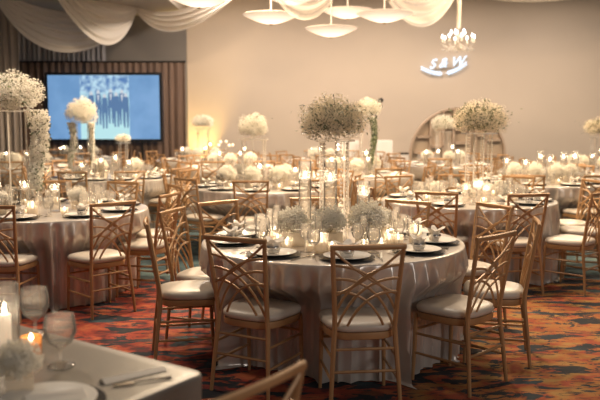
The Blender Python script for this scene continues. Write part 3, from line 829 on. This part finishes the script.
# --- table 2, crystal strands, on the far side of the centre table
T2 = (1.78, 7.95); N2 = 'crystal-strand table'
a2 = [(-117, 1.15, 0), (-77, 1.22, 0), (-47, 1.43, 3), (-12, 1.40, 0), (14, 1.5, 0), (50, 1.25, 0), (85, 1.2, 0), (120, 1.2, 0), (160, 1.2, 0), (200, 1.2, 0)]
round_setup(*T2, a2, N2, 32, 2)
place('stand2', clear_stand(.70, .20), (T2[0]+.10, T2[1], z1), .2, 'tall clear stand hung with crystal strands on the crystal-strand table', 'flower stand')
place('airy', airy_bouquet, (T2[0]+.10, T2[1], z1+.74+.10), 2.2, "grey-green baby's breath arrangement above the crystal-strand table", 'flowers', scale=(1.27, 1.2, 1.12))
for (dx, dy, lab) in ((.02, -.34, 'on the near side of the crystal-strand table'), (.12, -.30, 'beside the brightest crystal holder on the crystal-strand table'), (-.08, -.26, 'on the nine o\'clock side of the crystal holders')):
    place('crystal', crystal_holder, (T2[0]+dx, T2[1]+dy, z1), .3, 'faceted crystal candle holder '+lab, 'candle holder', 'crystal candle holders', scale=(1, 1, 1.1) if dx == .02 else .85)
for i, (dx, dy) in enumerate(((-.32, .1), (.36, .1), (.3, -.22))):
    low(T2[0]+dx, T2[1]+dy, i, 'on the crystal-strand table, %s' % ('nine o\'clock side', 'three o\'clock side', 'four o\'clock side')[i], .8)

# --- table 3, cascading flowers
T3 = (-2.35, 7.05); N3 = 'cascade table'
a3 = [(-93, 1.22, 0), (-50.6, 1.30, 4), (-12, 1.2, -4), (28, 1.22, 0), (66.5, 1.12, 0), (107, 1.2, 0), (147, 1.22, 0), (187, 1.22, 0), (227, 1.22, 0)]
round_setup(*T3, a3, N3, 33, 2)
place('stand3', clear_stand(.92, .26, False), (T3[0]-.28, T3[1], z1), 0, 'clear flower stand under the cascading flowers on the cascade table', 'flower stand')
place('tall', tall_bouquet(), (T3[0]-.36, T3[1], z1+.92+.155), .3, 'creamy white flower arrangement with a long cascade over the cascade table', 'flowers', scale=(1.4, 1.2, 1.12))
place('gar3', garland(8, .74, .115, green=.06), (T3[0]-.09, T3[1]-.03, z1+.93), 0, 'thick white flower garland trailing down from the cascade table arrangement', 'garland')
for (dx, dy, h, lab) in ((-.12, -.30, .30, 'before the cascade table garland'), (.12, -.22, .26, 'right of the cascade table garland'), (-.38, -.30, .30, 'before the cascade table stand')):
    vase_candle(T3[0]+dx, T3[1]+dy, h, lab)
place('pv', pillar_votive, (T3[0]+.0, T3[1]-.46, z1), 0, 'glowing frosted candle holder on the near side of the cascade table', 'candle')
low(T3[0]-.30, T3[1]-.40, .2, 'on the near side of the cascade table', .9); low(T3[0]+.26, T3[1]+.05, 1, 'behind the glasses of the cascade table', .9)

# --- table 4, before the screen
T4 = (-2.75, 11.15); N4 = 'table before the screen'
round_setup(*T4, [(-98, 1.42, 0), (-68, 1.40, 0)]+[(a, 1.25, 0) for a in (-30, 5, 43, 87, 125, 160, 197, 229)], N4, 34, 2, full=False)
place('stand3', None, (T4[0]-.45, T4[1], z1), 0, 'clear flower stand on the table before the screen', 'flower stand', scale=(.8, .8, .87))
place('tall', None, (T4[0]-.46, T4[1], z1+.80+.15), 1.3, 'round white flower arrangement standing out against the blue screen', 'flowers', scale=(1.12, 1, 1.2))
place('gar4', garland(9, .66, .06, green=.08), (T4[0]-.60, T4[1]-.05, z1+.80), 0, 'slim white garland hanging on the nine o\'clock side before the screen', 'garland')
place('gar4', None, (T4[0]-.30, T4[1]-.05, z1+.80), 2, 'slim white garland hanging on the three o\'clock side before the screen', 'garland')
place('low_screen_dummy', lambda: tall_bouquet(6)(), (T4[0]+.12, T4[1]+.1, z1+.56), 1.0, 'small sparse flower tuft just under the projected picture', 'flowers', scale=(.55, .55, .4))
place('stand4', clear_stand(.50, .10, False), (T4[0]+.12, T4[1]+.1, z1), .5, 'slim clear stand under the small flower tuft before the screen', 'flower stand')
for (dx, dy, h, lab) in ((-.10, -.35, .30, 'near side of the table before the screen'), (.28, -.25, .26, 'four o\'clock side of the table before the screen'), (.05, -.1, .34, 'middle of the table before the screen'),
                         (-.35, -.42, .22, 'seven o\'clock side of the table before the screen')):
    vase_candle(T4[0]+dx, T4[1]+dy, h, lab)
low(T4[0]+.3, T4[1]+.05, 0, 'on the table before the screen', 1.2); low(T4[0]-.15, T4[1]-.2, 1, 'under the stand on the table before the screen', 1.2)

# --- table 5, directly behind the centre table
T5 = (-.48, 9.52); N5 = 'table with the boxy bouquet'
round_setup(*T5, [(a, 1.22, 0) for a in (-93, -133, -53, -13, 27, 67, 107, 147, 187)], N5, 35, 2, full=False)
place('stand5', clear_stand(.60, .28), (T5[0]-.10, T5[1], z1), 0, 'clear square flower stand with crystals under the boxy bouquet', 'flower stand')
place('tallb', tall_bouquet(12), (T5[0]-.10, T5[1], z1+.60+.145), .6, 'boxy pale green and white flower arrangement on a clear stand', 'flowers', scale=(.85, .85, 1.0))
for (dx, dy, h, lab) in ((-.02, -.06, .30, 'inside the stand of the boxy bouquet'), (.42, -.15, .25, 'three o\'clock side of the table with the boxy bouquet')):
    vase_candle(T5[0]+dx, T5[1]+dy, h, lab)
for i, (dx, dy) in enumerate(((-.42, -.20), (-.28, .15), (.22, -.28), (.30, .1), (-.1, -.38))):
    low(T5[0]+dx, T5[1]+dy, i*.7, 'on the table with the boxy bouquet, %s' % ('eight o\'clock', 'ten o\'clock', 'five o\'clock', 'two o\'clock', 'six o\'clock')[i], 1.2)

# --- table 6, low flowers with bare candles
T6 = (3.3, 10.3); N6 = 'low-flower table'
round_setup(*T6, [(a, 1.22, 0) for a in (-115, -75, -35, 5, 45, 85, 125, 165, 205)], N6, 36, 2, full=False)
for i, (dx, dy, h) in enumerate(((-.05, -.1, .42), (.11, .0, .36), (.33, .1, .40), (.42, -.1, .42), (-.22, 0, .30), (-.48, .0, .33))):
    vase_candle(T6[0]+dx, T6[1]+dy, h, 'on the low-flower table, %s from its left end' % ('third', 'fourth', 'fifth', 'sixth', 'second', 'first')[i])
for i, (dx, dy) in enumerate(((-.40, -.14), (-.17, -.30), (.10, -.30), (.33, -.18), (-.32, .20), (.0, .25), (.30, .28))):
    low(T6[0]+dx, T6[1]+dy, i*.6, 'on the low-flower table at %s o\'clock' % ('eight', 'seven', 'six', 'four', 'ten', 'twelve', 'two')[i], 1.1)

# --- the far tables
def far_table(x, y, start, name, seed, tall=None, flowers=3, candles=3, rr=1.22):
    round_setup(x, y, ring(start, rr), name, seed, 1)
    J = Jit(seed)
    hs = ('six', 'ten', 'two', 'eight', 'four', 'twelve')
    an = (-90, 150, 30, -150, -30, 90)
    if tall:
        dx, h, s, lab, kind = tall
        place('stand5', None, (x+dx, y, z1), 0, 'clear flower stand with crystals on the %s' % name, 'flower stand', scale=(.8, .8, h/.60))
        place(kind, airy_bouquet if kind == 'airy' else tall_bouquet(12), (x+dx, y, z1+h+.165*s[2]*.95), seed, lab, 'flowers', scale=s)
    for i in range(flowers):
        low(x+.36*math.cos(R(an[i])), y+.36*math.sin(R(an[i])), i, 'at %s o\'clock on the %s' % (hs[i], name), 1.15)
    for i in range(candles):
        vase_candle(x+.36*math.cos(R(an[i]+28)), y+.36*math.sin(R(an[i]+28)), (.30, .26, .38)[i % 3], 'past %s o\'clock on the %s' % (hs[i], name))
far_table(.85, 11.6, -72, 'table with the green garland', 41, (.20, .86, (.85, .85, .95), 'pale flower arrangement above the hanging green garland', 'tallb'), 3, 4)
place('garg', garland(10, .78, .045, green=.6), (1.10, 11.5, z1+.88), 0, 'narrow green and white garland hanging from the pale arrangement', 'garland')
far_table(-1.2, 13.4, -100, 'table with the candelabra', 42, None, 5, 4)
place('candelabra', candelabra, (-1.32, 13.4, z1), .3, 'crystal candelabra with five white globes in the middle of its table', 'candelabra')
far_table(-2.1, 15.8, -85, 'table under the white far bouquet', 43, (.08, .66, (1.15, 1.0, .85), 'bright white flat flower arrangement beside the golden wall corner', 'tallb'), 3, 3)
far_table(-4.9, 13.4, -80, 'table by the beige curtain', 44, None, 4, 4)
far_table(.60, 15.6, -95, 'table before the fluted plinth', 45, None, 4, 4)
far_table(2.75, 14.3, -105, 'table before the round shelf', 46, (-.05, .62, (1.05, 1.0, .95), 'creamy white flower arrangement in front of the round shelf', 'tallb'), 3, 4)
far_table(4.95, 12.6, -88, 'table at the bare wall end', 47, (.05, .55, (1.2, 1.2, 1.0), 'grey-green flower arrangement cut by the picture edge at the bare wall', 'airy'), 4, 4)
far_table(-4.85, 16.45, -70, 'table below the projection screen', 48, None, 3, 4)

# ------------------------------------------------------------------ the near rectangular table
ux, uy = -.82, .572
def TL(a, b, z=0): return (-.32+ux*a-uy*b*1.0, 2.44+uy*a+ux*b, z)   # a along the end edge, b along the long edge
ang = math.atan2(uy, ux)
def rect_cloth(La, Lb):
    mb = MB(); rr = .045; n = 0; vs = []; fs = []; per = []
    def corner(ca, cb, a0):
        for i in range(7):
            q = a0+math.pi/2*i/6; per.append((ca+rr*math.cos(q), cb+rr*math.sin(q)))
    # walk the outline in (a, b) with many points along each side
    def side(p, q, k):
        for i in range(1, k): per.append((p[0]+(q[0]-p[0])*i/k, p[1]+(q[1]-p[1])*i/k))
    corner(rr, rr, math.pi); side((rr, 0), (La-rr, 0), 60)
    corner(La-rr, rr, -math.pi/2); side((La, rr), (La, Lb-rr), 40)
    corner(La-rr, Lb-rr, 0); side((La-rr, Lb), (rr, Lb), 60)
    corner(rr, Lb-rr, math.pi/2); side((0, Lb-rr), (0, rr), 40)
    N = len(per); ca, cb = La/2, Lb/2
    layers = [(.0, TZ, .5), (0, TZ, .95), (0, TZ, 1), (.008, TZ-.004, 1), (.012, TZ-.015, 1)] + [(.010-.02*t/12, TZ-.015-(TZ-.02)*t/12, 1) for t in range(1, 13)]
    for li, (o, z, sc) in enumerate(layers):
        for i, (a, b) in enumerate(per):
            d = Vector((a-ca, b-cb)); n_ = d.normalized()
            f = math.sin(i*.42)*.6+math.sin(i*.19+1)*.5
            t = max(0, (li-4)/12)
            a_, b_ = ca+d.x*sc+n_.x*(o+.016*t*f), cb+d.y*sc+n_.y*(o+.016*t*f)
            vs.append(TL(a_, b_, max(.004, z)))
    for j in range(len(layers)-1):
        for i in range(N): fs.append((j*N+i, j*N+(i+1) % N, (j+1)*N+(i+1) % N, (j+1)*N+i))
    fs.append(tuple(range(N))[::-1])
    return mb.add(vs, fs)
rt = empty('rectangular_table', TL(.75, .9), ang)
MB().box((0, 0, .748), (1.46, 1.76, .028)).build('tabletop', 'shelf', rt)
for sx in (-1, 1):
    for sy in (-1, 1): MB().tube([(sx*.6, sy*.75, .735), (sx*.62, sy*.77, 0)], .016, 8).build('leg', 'blackm', rt)
tag(rt, 'rectangular table hidden under the taupe cloth nearest the camera', 'table')
tag(rect_cloth(1.5, 1.8).build('tablecloth', 'linen', smooth=1.0), 'taupe satin cloth on the blurred rectangular table nearest the camera', 'tablecloth')
F0 = 'on the taupe rectangular table'
place('goblet', None, (-.815, 2.50, z1), 0, 'blurred water goblet standing alone '+F0, 'goblet', 'water goblets', scale=(1.25, 1.25, 1.15))
place('goblet', None, (-1.02, 2.84, z1), 0, 'blurred water goblet behind the bright candle '+F0, 'goblet', 'water goblets', scale=1.25)
place('wine', None, (-1.10, 2.56, z1), 0, 'blurred wine glass before the bright candle '+F0, 'wine glass', 'wine glasses')
place('cyl0.24', cyl(.24, water=False), (-1.08, 2.70, z1), 0, 'glass cylinder around the bright candle '+F0, 'vase', scale=(1.15, 1.15, 1))
place('pillar', pillar_candle, (-1.08, 2.70, z1+.012), 0, 'bright white pillar candle inside the cylinder '+F0, 'candle')
av = MB().lathe([(0, 0), (.028, 0), (.034, .01), (.037, .075), (.035, .075), (.031, .012), (0, .008)], 18).build('votive_holder', 'amber', loc=(-.95, 2.60, z1))
MB().lathe([(0, .009), (.026, .009), (.028, .050), (0, .051)], 14).build('candle', 'wax', av)
MB().lathe([(0, .050), (.008, .060), (.006, .072), (0, .085)], 8).build('flame', 'flame', av)
tag(av, 'amber glass votive candle '+F0, 'votive candle')
place('charger', None, (-.74, 2.13, z1), 0, 'dark charger plate %s by the near corner' % F0, 'charger plate', 'black charger plates')
place('plate', None, (-.74, 2.13, z1+.0062), 0, 'white dinner plate on a charger '+F0, 'plate', 'white dinner plates')
place('napkinflat', None, (-.72, 2.14, z1+.013), 2.2, 'folded ivory napkin '+F0, 'napkin', 'ivory napkins')
place('fork', None, (-.50, 2.34, z1), 2.0, 'silver fork beside the plate '+F0, 'fork', 'silver forks')
place('napkinflat', None, (-.545, 2.40, z1), 2.25, 'long pale napkin nearest the corner '+F0, 'napkin', 'ivory napkins', scale=(.5, 1.3, .4))
place('low', None, (-.86, 2.24, z1), .4, "pale blurred baby's breath bunch "+F0, 'flowers', 'low flower bunches', scale=.72)
# chair at its end: rail from (-.23,1.78) to (.01,2.11)
mx, my = -.105, 1.93; fd = Vector((-.81, .586)); 
place('chair_full', None, (mx+fd.x*RAIL, my+fd.y*RAIL, 0), math.atan2(fd.y, fd.x)-math.pi/2, 'blurred gold fan-lattice chair at the end of the taupe rectangular table', 'chair')

bad = {k: v for k, v in USED.items() if len(v) > 1}
if bad: print('DUP LABELS', list(bad.items())[:5])
long_ = [k for k in USED if len(k.replace("'", '').split()) > 16 or len(k.split()) < 4]
if long_: print('LONG', long_[:5], len(long_))
print('objects', len(bpy.data.objects))
